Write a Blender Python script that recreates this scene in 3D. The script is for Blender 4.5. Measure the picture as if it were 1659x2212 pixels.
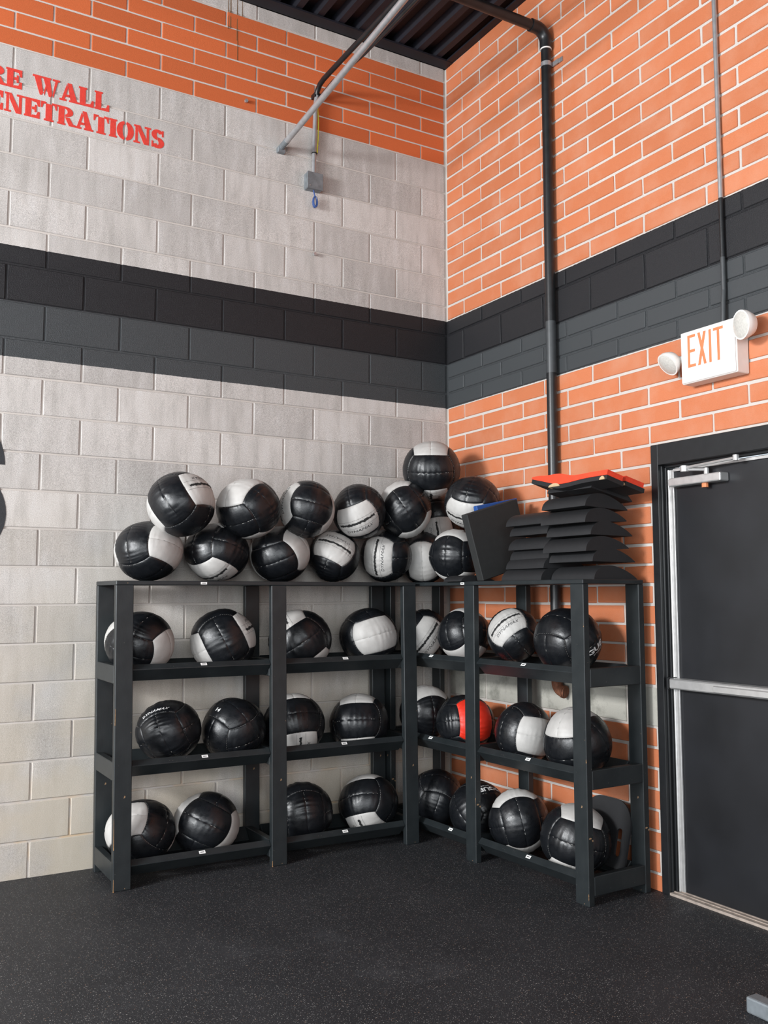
import bpy, bmesh, math, random
import numpy as np
from mathutils import Vector, Matrix

random.seed(7)
for o in list(bpy.data.objects): bpy.data.objects.remove(o)
scene = bpy.context.scene
COL = scene.collection

# ---------------------------------------------------------------- camera
W_PX, H_PX, F_PX = 1659.0, 2212.0, 2012.634
CAM = np.array([-3.560947, -5.214337, 1.457901])
YAW, PITCH, ROLL = 1.040398, 0.087856, -0.001481
FWD = np.array([math.cos(PITCH)*math.cos(YAW), math.cos(PITCH)*math.sin(YAW), math.sin(PITCH)])
_r = np.array([math.sin(YAW), -math.cos(YAW), 0.0]); _u = np.cross(_r, FWD)
RIGHT = _r*math.cos(ROLL)+_u*math.sin(ROLL); UP = -_r*math.sin(ROLL)+_u*math.cos(ROLL)
cd = bpy.data.cameras.new('camera'); cam = bpy.data.objects.new('camera', cd); COL.objects.link(cam)
cd.sensor_fit = 'VERTICAL'; cd.sensor_height = 24.0; cd.lens = F_PX*24.0/H_PX
cd.clip_start = 0.05; cd.clip_end = 100
M = Matrix.Identity(4)
for i in range(3):
    M[i][0] = RIGHT[i]; M[i][1] = UP[i]; M[i][2] = -FWD[i]; M[i][3] = CAM[i]
cam.matrix_world = M
scene.camera = cam

def ray(u, v): return FWD + RIGHT*(u-W_PX/2)/F_PX - UP*(v-H_PX/2)/F_PX
def un(u, v, ax, val):
    d = ray(u, v); t = (val-CAM[ax])/d[ax]; return CAM+t*d

# ---------------------------------------------------------------- world, light, exposure
world = bpy.data.worlds.new('world'); scene.world = world; world.use_nodes = True
bg = world.node_tree.nodes['Background']
bg.inputs[0].default_value = (0.80, 0.90, 1.0, 1); bg.inputs[1].default_value = 1.0
def area(name, loc, rot, sx, sy, power, color=(1,1,1)):
    ld = bpy.data.lights.new(name, 'AREA'); ld.shape = 'RECTANGLE'; ld.size = sx; ld.size_y = sy
    ld.energy = power; ld.color = color
    o = bpy.data.objects.new(name, ld); COL.objects.link(o); o.location = loc; o.rotation_euler = rot
    return o
# daylight entering through the two roll-up door openings of the hall
area('daylight_high_window_west', (-8.6, -2.6, 3.35), (0, math.radians(-90), 0), 0.8, 1.8, 560, (0.97, 0.985, 1.0))
area('daylight_bay_door_west', (-8.6, -4.6, 2.0), (0, math.radians(-90), 0), 3.4, 6.0, 350, (0.95, 0.98, 1.0))
area('daylight_bay_door_south', (-5.8, -9.6, 2.9), (math.radians(90), 0, 0), 4.6, 2.6, 260, (0.95, 0.98, 1.0))
vs = scene.view_settings
vs.view_transform = 'Standard'; vs.look = 'None'; vs.gamma = 1.0; vs.use_curve_mapping = False
vs.exposure = 0.24

# ---------------------------------------------------------------- helpers
def link(o, parent=None):
    COL.objects.link(o)
    if parent is not None: o.parent = parent
    return o
def tag(o, label=None, cat=None, group=None, kind=None):
    if label: o['label'] = label
    if cat: o['category'] = cat
    if group: o['group'] = group
    if kind: o['kind'] = kind
    return o
def empty(name, loc=(0,0,0), rz=0.0):
    o = bpy.data.objects.new(name, None); o.empty_display_size = 0.05
    link(o); o.location = loc; o.rotation_euler = (0,0,rz); return o
def inst(name, mesh, parent=None, loc=(0,0,0), rot=(0,0,0)):
    o = bpy.data.objects.new(name, mesh); link(o, parent); o.location = loc; o.rotation_euler = rot; return o

class MB:
    def __init__(s): s.v = []; s.f = []
    def add(s, vs, fs):
        b = len(s.v); s.v += [tuple(map(float, p)) for p in vs]; s.f += [tuple(i+b for i in q) for q in fs]; return s
    def box(s, x0, x1, y0, y1, z0, z1, M=None):
        vs = [(x,y,z) for z in (z0,z1) for y in (y0,y1) for x in (x0,x1)]
        if M is not None: vs = [tuple(M @ Vector(p)) for p in vs]
        return s.add(vs, [(0,2,3,1),(4,5,7,6),(0,1,5,4),(2,6,7,3),(0,4,6,2),(1,3,7,5)])
    def tube(s, pts, r, n=14, cap=True):
        pts = [Vector(p) for p in pts]; rs = r if isinstance(r, (list, tuple)) else [r]*len(pts)
        d0 = (pts[1]-pts[0]).normalized()
        a = Vector((0,0,1)) if abs(d0.z) < 0.9 else Vector((1,0,0))
        u = d0.cross(a).normalized(); rings = []
        for i, p in enumerate(pts):
            if i == 0: d = pts[1]-pts[0]
            elif i == len(pts)-1: d = pts[-1]-pts[-2]
            else: d = (pts[i+1]-pts[i]).normalized()+(pts[i]-pts[i-1]).normalized()
            d.normalize(); u = (u-d*u.dot(d)).normalized(); w = d.cross(u)
            rings.append([p+(u*math.cos(2*math.pi*k/n)+w*math.sin(2*math.pi*k/n))*rs[i] for k in range(n)])
        vs = [q for r_ in rings for q in r_]; fs = []
        for i in range(len(pts)-1):
            for k in range(n):
                fs.append((i*n+k, i*n+(k+1)%n, (i+1)*n+(k+1)%n, (i+1)*n+k))
        if cap: fs.append(tuple(range(n-1,-1,-1))); fs.append(tuple((len(pts)-1)*n+k for k in range(n)))
        return s.add(vs, fs)
    def lathe(s, prof, n=24, M=None):
        vs = []; fs = []
        for (r, z) in prof:
            for k in range(n):
                p = Vector((r*math.cos(2*math.pi*k/n), r*math.sin(2*math.pi*k/n), z))
                vs.append(tuple(M @ p) if M is not None else tuple(p))
        for i in range(len(prof)-1):
            for k in range(n): fs.append((i*n+k, i*n+(k+1)%n, (i+1)*n+(k+1)%n, (i+1)*n+k))
        fs.append(tuple(range(n-1,-1,-1))); fs.append(tuple((len(prof)-1)*n+k for k in range(n)))
        return s.add(vs, fs)
    def prism(s, poly, f0, f1):
        """poly: list of 2-D points, f0/f1 map a 2-D point to the two end faces"""
        n = len(poly); vs = [f0(*p) for p in poly]+[f1(*p) for p in poly]
        fs = [tuple(range(n-1,-1,-1)), tuple(range(n, 2*n))]
        fs += [(i, (i+1)%n, n+(i+1)%n, n+i) for i in range(n)]
        return s.add(vs, fs)
    def mesh(s, name, mat, bevel=0.0, seg=1, smooth=False):
        me = bpy.data.meshes.new(name); me.from_pydata(s.v, [], s.f)
        bm = bmesh.new(); bm.from_mesh(me)
        if bevel > 0:
            ed = [e for e in bm.edges if len(e.link_faces) == 2 and e.calc_face_angle(0) > 0.6]
            bmesh.ops.bevel(bm, geom=ed, offset=bevel, segments=seg, affect='EDGES', profile=0.5)
        bmesh.ops.recalc_face_normals(bm, faces=bm.faces)
        bm.to_mesh(me); bm.free()
        if smooth:
            for p in me.polygons: p.use_smooth = True
            me.set_sharp_from_angle(angle=math.radians(38))
        me.materials.append(mat); return me
    def obj(s, name, mat, parent=None, **k):
        return inst(name, s.mesh(name, mat, **k), parent)

# ---------------------------------------------------------------- materials
def mat(name, rough=0.6, metal=0.0, spec=0.5):
    m = bpy.data.materials.new(name); m.use_nodes = True
    nt = m.node_tree; b = nt.nodes['Principled BSDF']
    b.inputs['Roughness'].default_value = rough; b.inputs['Metallic'].default_value = metal
    b.inputs['Specular IOR Level'].default_value = spec
    return m, nt, b
class NT:
    def __init__(s, nt): s.nt = nt; s.L = nt.links
    def n(s, t, **k):
        d = s.nt.nodes.new(t)
        for a, v in k.items(): setattr(d, a, v)
        return d
    def val(s, x, sock):
        if hasattr(x, 'is_output'): s.L.new(x, sock)
        else: sock.default_value = x
    def math(s, op, a, b=0.0, clamp=False):
        d = s.n('ShaderNodeMath', operation=op, use_clamp=clamp); s.val(a, d.inputs[0]); s.val(b, d.inputs[1]); return d.outputs[0]
    def mix(s, f, a, b, mode='MIX'):
        d = s.n('ShaderNodeMix', data_type='RGBA', blend_type=mode)
        s.val(f, d.inputs[0])
        for x, i in ((a,6),(b,7)):
            if hasattr(x, 'is_output'): s.L.new(x, d.inputs[i])
            else: d.inputs[i].default_value = (*x[:3], 1)
        return d.outputs[2]
    def noise(s, scale, detail=3.0, vec=None, rough=0.5):
        d = s.n('ShaderNodeTexNoise'); d.inputs['Scale'].default_value = scale
        d.inputs['Detail'].default_value = detail; d.inputs['Roughness'].default_value = rough
        if vec is not None: s.L.new(vec, d.inputs['Vector'])
        return d.outputs[0]
    def ramp(s, f, lo, hi, a=0.0, b=1.0):
        d = s.n('ShaderNodeMapRange'); s.val(f, d.inputs[0])
        d.inputs[1].default_value = lo; d.inputs[2].default_value = hi; d.inputs[3].default_value = a; d.inputs[4].default_value = b
        return d.outputs[0]
    def pos(s): return s.n('ShaderNodeNewGeometry').outputs['Position']
    def objc(s): return s.n('ShaderNodeTexCoord').outputs['Object']
    def rnd(s): return s.n('ShaderNodeObjectInfo').outputs['Random']
    def scale(s, v, sc):
        d = s.n('ShaderNodeMapping'); s.L.new(v, d.inputs[0]); d.inputs['Scale'].default_value = sc; return d.outputs[0]
    def bump(s, h, strength, dist=0.005):
        d = s.n('ShaderNodeBump'); d.inputs['Strength'].default_value = strength; d.inputs['Distance'].default_value = dist
        s.L.new(h, d.inputs['Height']); return d.outputs[0]

def simple(name, col, rough=0.6, metal=0.0, var=0.12, nscale=30, bump=0.0, bscale=200, spec=0.5, bdist=0.002):
    m, nt, b = mat(name, rough, metal, spec); N = NT(nt); p = N.objc()
    f = N.noise(nscale, 4, p)
    lo = tuple(c*(1-var) for c in col); hi = tuple(min(1, c*(1+var)) for c in col)
    N.L.new(N.mix(N.ramp(f, .3, .7), lo, hi), b.inputs['Base Color'])
    if bump: N.L.new(N.bump(N.noise(bscale, 3, p), bump, bdist), b.inputs['Normal'])
    return m

ZO = -0.02; CH = 0.2032; CL = 0.4064
def zc(n): return n*CH+ZO
ORANGE = (0.51, 0.115, 0.036); ORANGER = (0.50, 0.158, 0.068); BLACKP = (0.0125, 0.0125, 0.0145); GREYP = (0.046, 0.050, 0.053)  # right wall's orange is paler, with part of the haze over it mixed in
CMU = (0.492, 0.463, 0.440); MORT = (0.50, 0.46, 0.425)

def wall_mat(name, kind):
    """masonry with painted bands: kind 'left' / 'left_mortar' / 'right_mortar'"""
    m, nt, b = mat(name, 0.85, 0, 0.3); N = NT(nt); P = N.pos()
    sep = N.n('ShaderNodeSeparateXYZ'); N.L.new(P, sep.inputs[0])
    wob = N.math('MULTIPLY', N.math('SUBTRACT', N.noise(60, 2, P), 0.5), 0.005)
    z = N.math('ADD', sep.outputs[2], wob)
    big = N.noise(2.2, 3, P); fine = N.noise(260, 3, P, 0.7); streak = N.noise(1.0, 5, N.scale(P, (16, 16, 3.0)), .6)
    speck = N.ramp(N.noise(420, 1, P), 0.60, 0.68)
    if kind == 'left':
        base = N.mix(N.ramp(N.rnd(), 0, 1), tuple(c*0.80 for c in CMU), tuple(c*1.08 for c in CMU))
        base = N.mix(N.ramp(streak, .48, .70, 0, .50), base, (0.29, 0.272, 0.25))
        base = N.mix(N.ramp(streak, .46, .30, 0, .40), base, (0.60, 0.58, 0.57))
        base = N.mix(N.ramp(big, .52, .70, 0, .35), base, (0.30, 0.285, 0.27))
        base = N.mix(N.math('MULTIPLY', speck, 0.42), base, (0.22, 0.20, 0.18))
        base = N.mix(0.42, base, N.mix(N.ramp(fine, .3, .7), (0.12,)*3, (0.95,)*3), 'OVERLAY')
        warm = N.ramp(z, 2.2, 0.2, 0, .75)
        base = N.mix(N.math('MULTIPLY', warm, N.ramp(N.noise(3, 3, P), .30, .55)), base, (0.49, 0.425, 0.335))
        orange = N.mix(N.ramp(N.rnd(), 0, 1), tuple(c*0.90 for c in ORANGE), tuple(c*1.08 for c in ORANGE))
        orange = N.mix(0.18, orange, N.mix(N.ramp(fine, .3, .7), (0.2,)*3, (0.85,)*3), 'OVERLAY')
    else:
        base = N.mix(N.ramp(big, .35, .65), tuple(c*0.92 for c in MORT), tuple(c*1.05 for c in MORT))
        if kind == 'left_mortar':
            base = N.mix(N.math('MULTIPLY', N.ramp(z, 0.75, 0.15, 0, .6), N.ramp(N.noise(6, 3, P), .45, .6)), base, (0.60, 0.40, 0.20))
        orange = N.mix(N.ramp(big, .35, .65), tuple(c*0.98 for c in MORT), tuple(c*1.08 for c in MORT))
    def band(a, bb): return N.math('MULTIPLY', N.math('GREATER_THAN', z, zc(a)), N.math('LESS_THAN', z, zc(bb)))
    pf = N.mix(N.ramp(fine, .3, .7), (0.75,)*3, (1.25,)*3)
    c = base
    if kind != 'right_mortar': c = N.mix(band(22, 25.0), c, orange)
    else: c = orange
    blk = band(15, 16.5); gry = band(13.5, 15)
    c = N.mix(gry, c, N.mix(1.0, GREYP, pf, 'MULTIPLY')); c = N.mix(blk, c, N.mix(1.0, BLACKP, pf, 'MULTIPLY'))
    N.L.new(c, b.inputs['Base Color'])
    paint = N.math('ADD', blk, gry)
    N.L.new(N.ramp(paint, 0, 1, .9, .34), b.inputs['Roughness'])
    bn = N.bump(N.noise(240, 3, P, .7), 0.4, 0.005); nd = bn.node; N.L.new(N.ramp(paint, 0, 1, .28, .75), nd.inputs['Strength'])
    N.L.new(bn, b.inputs['Normal'])
    return m
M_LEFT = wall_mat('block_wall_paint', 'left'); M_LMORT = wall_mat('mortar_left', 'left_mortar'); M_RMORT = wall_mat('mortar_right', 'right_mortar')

def brick_mat(name, col, rough, var=0.08, haze=True, bump=0.4):
    m, nt, b = mat(name, rough, 0, 0.35); N = NT(nt); P = N.pos()
    c = N.mix(N.ramp(N.rnd(), 0, 1), tuple(x*(1-var) for x in col), tuple(min(1, x*(1+var)) for x in col))
    fine = N.noise(300, 3, P, .7)
    c = N.mix(0.14, c, N.mix(N.ramp(fine, .3, .7), (0.2,)*3, (0.85,)*3), 'OVERLAY')
    if haze:
        c = N.mix(N.ramp(N.noise(4, 5, P, .6), .45, .76, 0, .45), c, (0.56, 0.29, 0.19))  # pale haze over the orange wall, painted into its colour as lighter patches
    N.L.new(c, b.inputs['Base Color'])
    N.L.new(N.bump(N.noise(220, 3, P, .65), bump, 0.003), b.inputs['Normal'])
    return m
M_ORANGE = brick_mat('orange_brick_paint', ORANGER, 0.6)
M_BBLACK = brick_mat('black_brick_paint', (0.0145,0.0145,0.0165), 0.5, haze=False, bump=.8)
M_BGREY = brick_mat('grey_brick_paint', GREYP, 0.5, 0.04, haze=False, bump=.2)
M_RAW = brick_mat('raw_grey_block', (0.40, 0.385, 0.34), 0.9, haze=False)
_N = NT(M_RAW.node_tree); _b = M_RAW.node_tree.nodes['Principled BSDF']; _src = _b.inputs['Base Color'].links[0].from_socket; _P = _N.pos()
_N.L.new(_N.mix(_N.ramp(_N.noise(5, 6, _P, .7), .50, .68, 0, .62), _src, (0.10, 0.105, 0.085)), _b.inputs['Base Color'])

def rubber_mat():
    m, nt, b = mat('rubber_floor', 0.58, 0, 0.38); N = NT(nt); P = N.pos()
    c = N.mix(N.ramp(N.noise(2.4, 5, P, .6), .3, .7), (0.0135, 0.0146, 0.0175), (0.0250, 0.0264, 0.0300))
    g = N.noise(210, 3, P, .9)
    c = N.mix(N.ramp(g, .56, .70, 0, .85), c, (0.105, 0.102, 0.104))
    c = N.mix(N.ramp(g, .44, .34, 0, .80), c, (0.004, 0.0042, 0.005))
    for sc, rad, col in ((150, .30, (0.20, 0.20, 0.20)), (105, .23, (0.32, 0.315, 0.30)), (58, .12, (0.48, 0.46, 0.43)), (80, .16, (0.34, 0.22, 0.15))):
        v = N.n('ShaderNodeTexVoronoi'); v.inputs['Scale'].default_value = sc; N.L.new(P, v.inputs['Vector'])
        sx_ = N.n('ShaderNodeSeparateXYZ'); N.L.new(v.outputs['Color'], sx_.inputs[0])
        r_ = N.math('MULTIPLY', sx_.outputs[0], rad)
        c = N.mix(N.math('MULTIPLY', N.math('LESS_THAN', v.outputs['Distance'], r_), .8), c, col)
    c = N.mix(N.ramp(N.noise(1.6, 6, P, .7), .58, .76, 0, .12), c, (0.26, 0.27, 0.29))
    N.L.new(c, b.inputs['Base Color'])
    N.L.new(N.bump(N.noise(320, 3, P, .8), 0.7, 0.003), b.inputs['Normal'])
    return m
M_FLOOR = rubber_mat()
def rack_mat():
    m, nt, b = mat('dark_painted_wood', 0.42, 0, 0.45); N = NT(nt); P = N.objc()
    c = N.mix(N.ramp(N.noise(12, 4, P), .3, .7), (0.0120, 0.0155, 0.0172), (0.0190, 0.0232, 0.0250))
    c = N.mix(N.math('MULTIPLY', N.ramp(N.noise(150, 2, P), .74, .77), .6), c, (0.30, 0.27, 0.23))
    c = N.mix(N.math('MULTIPLY', N.ramp(N.noise(28, 2, P), .76, .79), .8), c, (0.42, 0.26, 0.14))
    N.L.new(c, b.inputs['Base Color'])
    N.L.new(N.bump(N.noise(120, 3, N.scale(P, (1,1,.2))), 0.15, 0.002), b.inputs['Normal'])
    return m
M_RACK = rack_mat()
def vinyl(name, col, rough, bump=.25, var=.15):
    m, nt, b = mat(name, rough, 0, 0.5); N = NT(nt); P = N.objc(); R = N.rnd()
    off = N.n('ShaderNodeVectorMath', operation='ADD'); N.L.new(P, off.inputs[0])
    cmb = N.n('ShaderNodeCombineXYZ'); N.L.new(N.math('MULTIPLY', R, 37.0), cmb.inputs[0]); N.L.new(cmb.outputs[0], off.inputs[1]); P = off.outputs[0]
    c = N.mix(N.ramp(N.noise(3, 4, P), .3, .7), tuple(x*(1-var) for x in col), tuple(x*(1+var) for x in col))
    N.L.new(c, b.inputs['Base Color'])
    N.L.new(N.ramp(N.noise(6, 3, P), .3, .7, rough-.07, rough+.09), b.inputs['Roughness'])
    h = N.math('ADD', N.math('MULTIPLY', N.noise(90, 2, P), .35), N.noise(9, 3, P, .6))
    N.L.new(N.bump(h, bump, 0.03), b.inputs['Normal'])
    return m
M_VBLACK = vinyl('black_vinyl', (0.0062, 0.0072, 0.0090), 0.32, bump=.09)
M_VGREY = vinyl('light_grey_vinyl', (0.46, 0.445, 0.425), 0.50, bump=.09, var=.08)
M_VRED = vinyl('red_vinyl', (0.72, 0.030, 0.012), 0.48, bump=.09, var=.08)
M_THREAD = simple('pale_thread', (0.24, 0.235, 0.22), .8)
M_THREADD = simple('dark_thread', (0.05, 0.05, 0.05), .8)
M_LACE = simple('black_lace', (0.012, 0.012, 0.012), .8)
M_INK = simple('black_ink', (0.03, 0.03, 0.032), .6)
M_WINK = simple('white_ink', (0.70, 0.70, 0.69), .6)
M_FOAM = simple('black_foam', (0.0105, 0.0108, 0.0122), .62, bump=.25, bscale=400)
M_FOAMB = simple('charcoal_foam_block', (0.015, 0.0158, 0.0158), .75, bump=.4, bscale=500)
M_BLUE = simple('blue_foam', (0.010, 0.065, 0.26), .6)
M_REDF = simple('red_foam', (0.80, 0.055, 0.018), .6)
M_TAN = simple('tan_foam', (0.46, 0.33, 0.19), .7)
M_DECK = simple('black_roof_deck', (0.0042, 0.0044, 0.0095), .6, var=.3, nscale=8)
M_PIPE = simple('black_pipe', (0.009, 0.0098, 0.011), .38, var=.3, nscale=20, bump=.15, bscale=150)
M_PIPEG = simple('grey_painted_pipe', (0.046, 0.050, 0.053), .42)
M_RUST = simple('rusty_iron', (0.16, 0.060, 0.030), .8, var=.35, nscale=60, bump=.4, bscale=250)
M_STEEL = simple('galvanised_steel', (0.42, 0.42, 0.43), .34, metal=.6, var=.12)
M_ALU = simple('aluminium', (0.62, 0.61, 0.60), .38, metal=.7, var=.08)
M_BOX = simple('dull_steel_box', (0.20, 0.22, 0.235), .5, metal=.4, var=.2)
M_WPLAS = simple('white_plastic', (0.80, 0.775, 0.74), .42, var=.03)
M_LENS = simple('lamp_lens', (0.55, 0.53, 0.49), .2, var=.1, nscale=120, bump=.4, bscale=120)
M_EXIT = simple('exit_red', (0.80, 0.19, 0.075), .5, var=.06)
M_STENCIL = simple('stencil_red', (0.60, 0.040, 0.026), .85, var=.12, nscale=60, bump=.4, bscale=200)
M_DOORF = simple('black_door_frame', (0.0105, 0.0112, 0.0125), .36, var=.15)
M_DOOR = simple('dark_door_leaf', (0.0105, 0.0110, 0.0132), .40, var=.25, nscale=5)
M_THRESH = simple('worn_threshold', (0.42, 0.35, 0.30), .5, metal=.3, var=.2)
M_WOODCHIP = simple('orange_cap', (0.60, 0.20, 0.08), .6)
M_BAR = simple('grey_steel_bar', (0.17, 0.19, 0.205), .5, metal=.2, var=.15)
M_YEL = simple('yellow_green_wire', (0.55, 0.50, 0.04), .5)
M_BWIRE = simple('blue_wire', (0.03, 0.07, 0.22), .5)
M_MARK = simple('black_wall_paint', (0.022, 0.023, 0.026), .7, bump=.5, bscale=200)
M_STICK = simple('white_sticker', (0.80, 0.79, 0.77), .5, var=.03)
M_PLAIN = simple('plain_hall_wall', (0.42, 0.40, 0.38), .9)

# ---------------------------------------------------------------- large structure
fl = MB().box(-9.2, 0.06, -10.2, 0.02, -0.03, 0.0).obj('floor', M_FLOOR); tag(fl, 'black speckled rubber gym floor', 'floor', kind='structure')

# left wall: grey concrete block
XL = -3.05
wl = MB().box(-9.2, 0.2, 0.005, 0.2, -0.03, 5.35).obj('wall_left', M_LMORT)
tag(wl, 'grey concrete block wall with black and charcoal painted stripes and orange bricks on top', 'wall', kind='structure')
J = 0.0105
def block_mesh(name, L, H, m, axis, j=J, jit=0.0):
    """face at 0, front towards -axis; spans 0..L along the run, 0..H up, joint j taken off"""
    h = j/2; mb = MB()
    if axis == 'y': mb.box(h, L-h, 0.0, 0.03, h, H-h)
    else: mb.box(0.0, 0.03, -L+h, -h, h, H-h)
    if jit:
        mb.v = [(x, y+random.uniform(-jit, jit), z+random.uniform(-jit, jit)) for x, y, z in mb.v]
    return mb.mesh(name, m, bevel=0.003)
lm = {}
def left_block(name, x1, x0, z, H):
    L = round(x1-x0, 4); k = (L, H, random.randint(0, 4))
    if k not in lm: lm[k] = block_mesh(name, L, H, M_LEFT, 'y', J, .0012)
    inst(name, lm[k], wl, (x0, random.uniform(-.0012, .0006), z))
rows_l = [(n, 1.0, 0 if n % 2 else .5) for n in range(22)]
rows_l += [(22+.5*i, .5, .5 if i % 2 == 0 else 0) for i in range(7)]
extra = MB()
for (n, hh, off) in rows_l:
    edges = [-0.006]+[-(k+ (off if off else 1))*CL for k in range(24)]
    for a, b_ in zip(edges[:-1], edges[1:]):
        if b_ < -9.1: break
        if a > XL:
            left_block('concrete_block' if hh == 1 else 'brick', a, b_, zc(n), hh*CH)
        else:
            extra.box(b_+J/2, a-J/2, 0.0, .03, zc(n)+J/2, zc(n)+hh*CH-J/2)
tag(extra.obj('block_courses', M_LEFT, wl), kind='stuff')

# right wall: orange half-height bricks with door opening
DY0, DY1, DZ = -1.842, -2.86, 2.21
wr = MB()
wr.box(0.006, 0.2, DY0, 0.005, -0.03, 5.35); wr.box(0.006, 0.2, DY1, DY0, DZ, 5.35); wr.box(0.006, 0.2, -10.2, DY1, -0.03, 5.35)
wr = wr.obj('wall_right', M_RMORT)
tag(wr, 'orange painted brick wall with black and charcoal stripe beside the exit door', 'wall', kind='structure')
rows_r = []
n = 15.0; par = 0
up_ = [(15, 1.0, 1)]; p = 0
z_ = 16.0
while z_ < 25.9: up_.append((z_, .5, p)); p ^= 1; z_ += .5
dn_ = []; z_ = 14.5; p = 0
while z_ >= 5.0: dn_.append((z_, .5, p)); p ^= 1; z_ -= .5
dn_.append((4, 1.0, p)); p ^= 1; z_ = 3.5
while z_ >= 0: dn_.append((z_, .5, p)); p ^= 1; z_ -= .5
rm = {}; JR = 0.0145; nb = 0
extra = {}
for (n, hh, par) in up_+dn_:
    if hh == 1.0: m_ = M_BBLACK if n == 15 else M_RAW
    elif 15 <= n < 16.5: m_ = M_BBLACK
    elif 13.5 <= n < 15: m_ = M_BGREY
    else: m_ = M_ORANGE
    z0 = zc(n); z1 = z0+hh*CH
    edges = [-0.010]+[-(k+(.5 if par else 1))*CL for k in range(25)]
    for a, b_ in zip(edges[:-1], edges[1:]):
        segs = [(a, b_)]
        if z0 < DZ-0.03:     # cut by the door opening
            segs = []
            if a > DY0+.02: segs.append((a, max(b_, DY0)))
            if b_ < DY1-.02: segs.append((min(a, DY1), b_))
        zz0 = z0
        if z0 < DZ and z1 > DZ and b_ < DY0 and a > DY1: zz0 = DZ if z0 >= DZ-.03 else z0
        for (p0, p1) in segs:
            L = round(p0-p1, 4)
            if L < .03: continue
            if p0 > -2.62:
                k = (L, hh, m_.name, round(zz0-z0, 4), random.randint(0, 5))
                if k not in rm: rm[k] = block_mesh('brick', L, z1-zz0, m_, 'x', JR, .0022)
                nm = 'concrete_block' if hh == 1 else 'brick'
                inst(nm, rm[k], wr, (random.uniform(-.0012, .0008), p0, zz0)); nb += 1
            else:
                extra.setdefault(m_.name, (m_, MB()))[1].box(0.0, .03, p1+JR/2, p0-JR/2, zz0+JR/2, z1-JR/2)
for m_, mb in extra.values(): tag(mb.obj('brick_courses', m_, wr), kind='stuff')

# far sides of the hall with the open roll-up doors (out of view)
wb = MB(); wb.box(-9.2, -9.0, -10.2, -8.6, -.03, 5.35); wb.box(-9.2, -9.0, -.6, .02, -.03, 5.35); wb.box(-9.2, -9.0, -8.6, -.6, 4.3, 5.35)
tag(wb.obj('wall_back', M_PLAIN), 'plain grey hall wall with an open bay door', 'wall', kind='structure')
wf = MB(); wf.box(-9.2, -8.6, -10.2, -10.0, -.03, 5.35); wf.box(-.6, .2, -10.2, -10.0, -.03, 5.35); wf.box(-8.6, -.6, -10.2, -10.0, 4.3, 5.35)
tag(wf.obj('wall_front', M_PLAIN), 'plain grey hall wall with a second open bay door', 'wall', kind='structure')

# ceiling: fluted steel deck
ZD = 5.17
prof = []; x = 0.0; P6 = 0.1524
xs = 0.06
while xs > -9.2:
    prof += [(xs, ZD), (xs-.045, ZD), (xs-.068, ZD+.05), (xs-.130, ZD+.05)]; xs -= P6
cv = []; cf = []
for i, (a, z) in enumerate(prof): cv += [(a, 0.02, z), (a, -10.2, z)]
for i in range(len(prof)-1): cf.append((2*i, 2*i+1, 2*i+3, 2*i+2))
mb = MB(); mb.add(cv, cf); mb.box(-9.2, .2, -10.2, .2, ZD+.055, ZD+.16)
ce = mb.obj('ceiling', M_DECK); tag(ce, 'black fluted steel roof deck', 'ceiling', kind='structure')
t1 = MB(); t1.box(-9.2, -.0, -.10, 0, ZD-.016, ZD-.004); t1.box(-9.2, 0, -.008, 0, ZD-.016, ZD+.05)
tag(t1.obj('trim_1', M_DECK), 'black steel ledger angle along the block wall', 'trim', kind='structure')
t2 = MB(); t2.box(-.05, 0, -10, -.10, ZD-.014, ZD-.004)
tag(t2.obj('trim_2', M_DECK), 'black steel edge angle along the orange wall', 'trim', kind='structure')

# ---------------------------------------------------------------- exit door
d1 = empty('door_1', (0.05, -2.35, 0)); tag(d1, 'dark steel exit door with silver push bar and black frame', 'door', kind='structure')
def dpart(name, m, mb, parent=d1, **k):
    o = mb.obj(name, m, None, **k); o.parent = parent
    base = Vector((0.05, -2.35, 0)); o.matrix_parent_inverse = Matrix.Translation(-base); return o
JY0, JY1 = -1.888, -2.815
mb = MB(); mb.box(-.008, .12, JY0, DY0, 0, DZ); mb.box(.035, .06, JY0-.012, JY0+.01, 0, 2.10); mb.box(.012, .020, JY0-.006, JY0+.01, 0, 2.10)
dpart('frame_post', M_DOORF, mb, bevel=.002)
mb = MB(); mb.box(-.008, .12, DY1, JY1, 0, DZ); dpart('frame_post', M_DOORF, mb, bevel=.002)
mb = MB(); mb.box(-.008, .12, JY1, JY0, 2.104, DZ); mb.box(.035, .06, JY1, JY0, 2.090, 2.11); dpart('frame_head', M_DOORF, mb, bevel=.002)
mb = MB(); mb.box(.062, .105, JY1+.004, JY0-.006, .012, 2.088); dpart('door_leaf', M_DOOR, mb, bevel=.003)
mb = MB(); mb.box(.050, .0615, -1.935, -1.905, .014, 2.080); mb.tube([(.048,-1.908,.014),(.048,-1.908,2.08)], .007, 8)
dpart('hinge_strip', M_ALU, mb, bevel=.002)
mb = MB(); mb.box(.048, .0615, -2.80, -1.936, 2.070, 2.083); dpart('top_strip', M_ALU, mb)
mb = MB(); mb.box(-.005, .115, JY1, JY0, -.004, .012); mb.box(.02, .03, JY1, JY0, .012, .016); mb.box(.05, .06, JY1, JY0, .012, .016)
dpart('threshold', M_THRESH, mb, bevel=.001)
mb = MB(); mb.box(-.012, .0615, -2.78, -1.925, .993, 1.043); pb = dpart('push_bar', M_ALU, mb, bevel=.006)
mb = MB(); mb.box(-.024, -.010, -2.70, -2.20, .998, 1.030); o = dpart('push_pad', M_ALU, mb, pb, bevel=.004); o.matrix_parent_inverse = (Matrix.Translation(Vector((0.05,-2.35,0)))@pb.matrix_parent_inverse).inverted() if False else Matrix.Identity(4)
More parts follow.
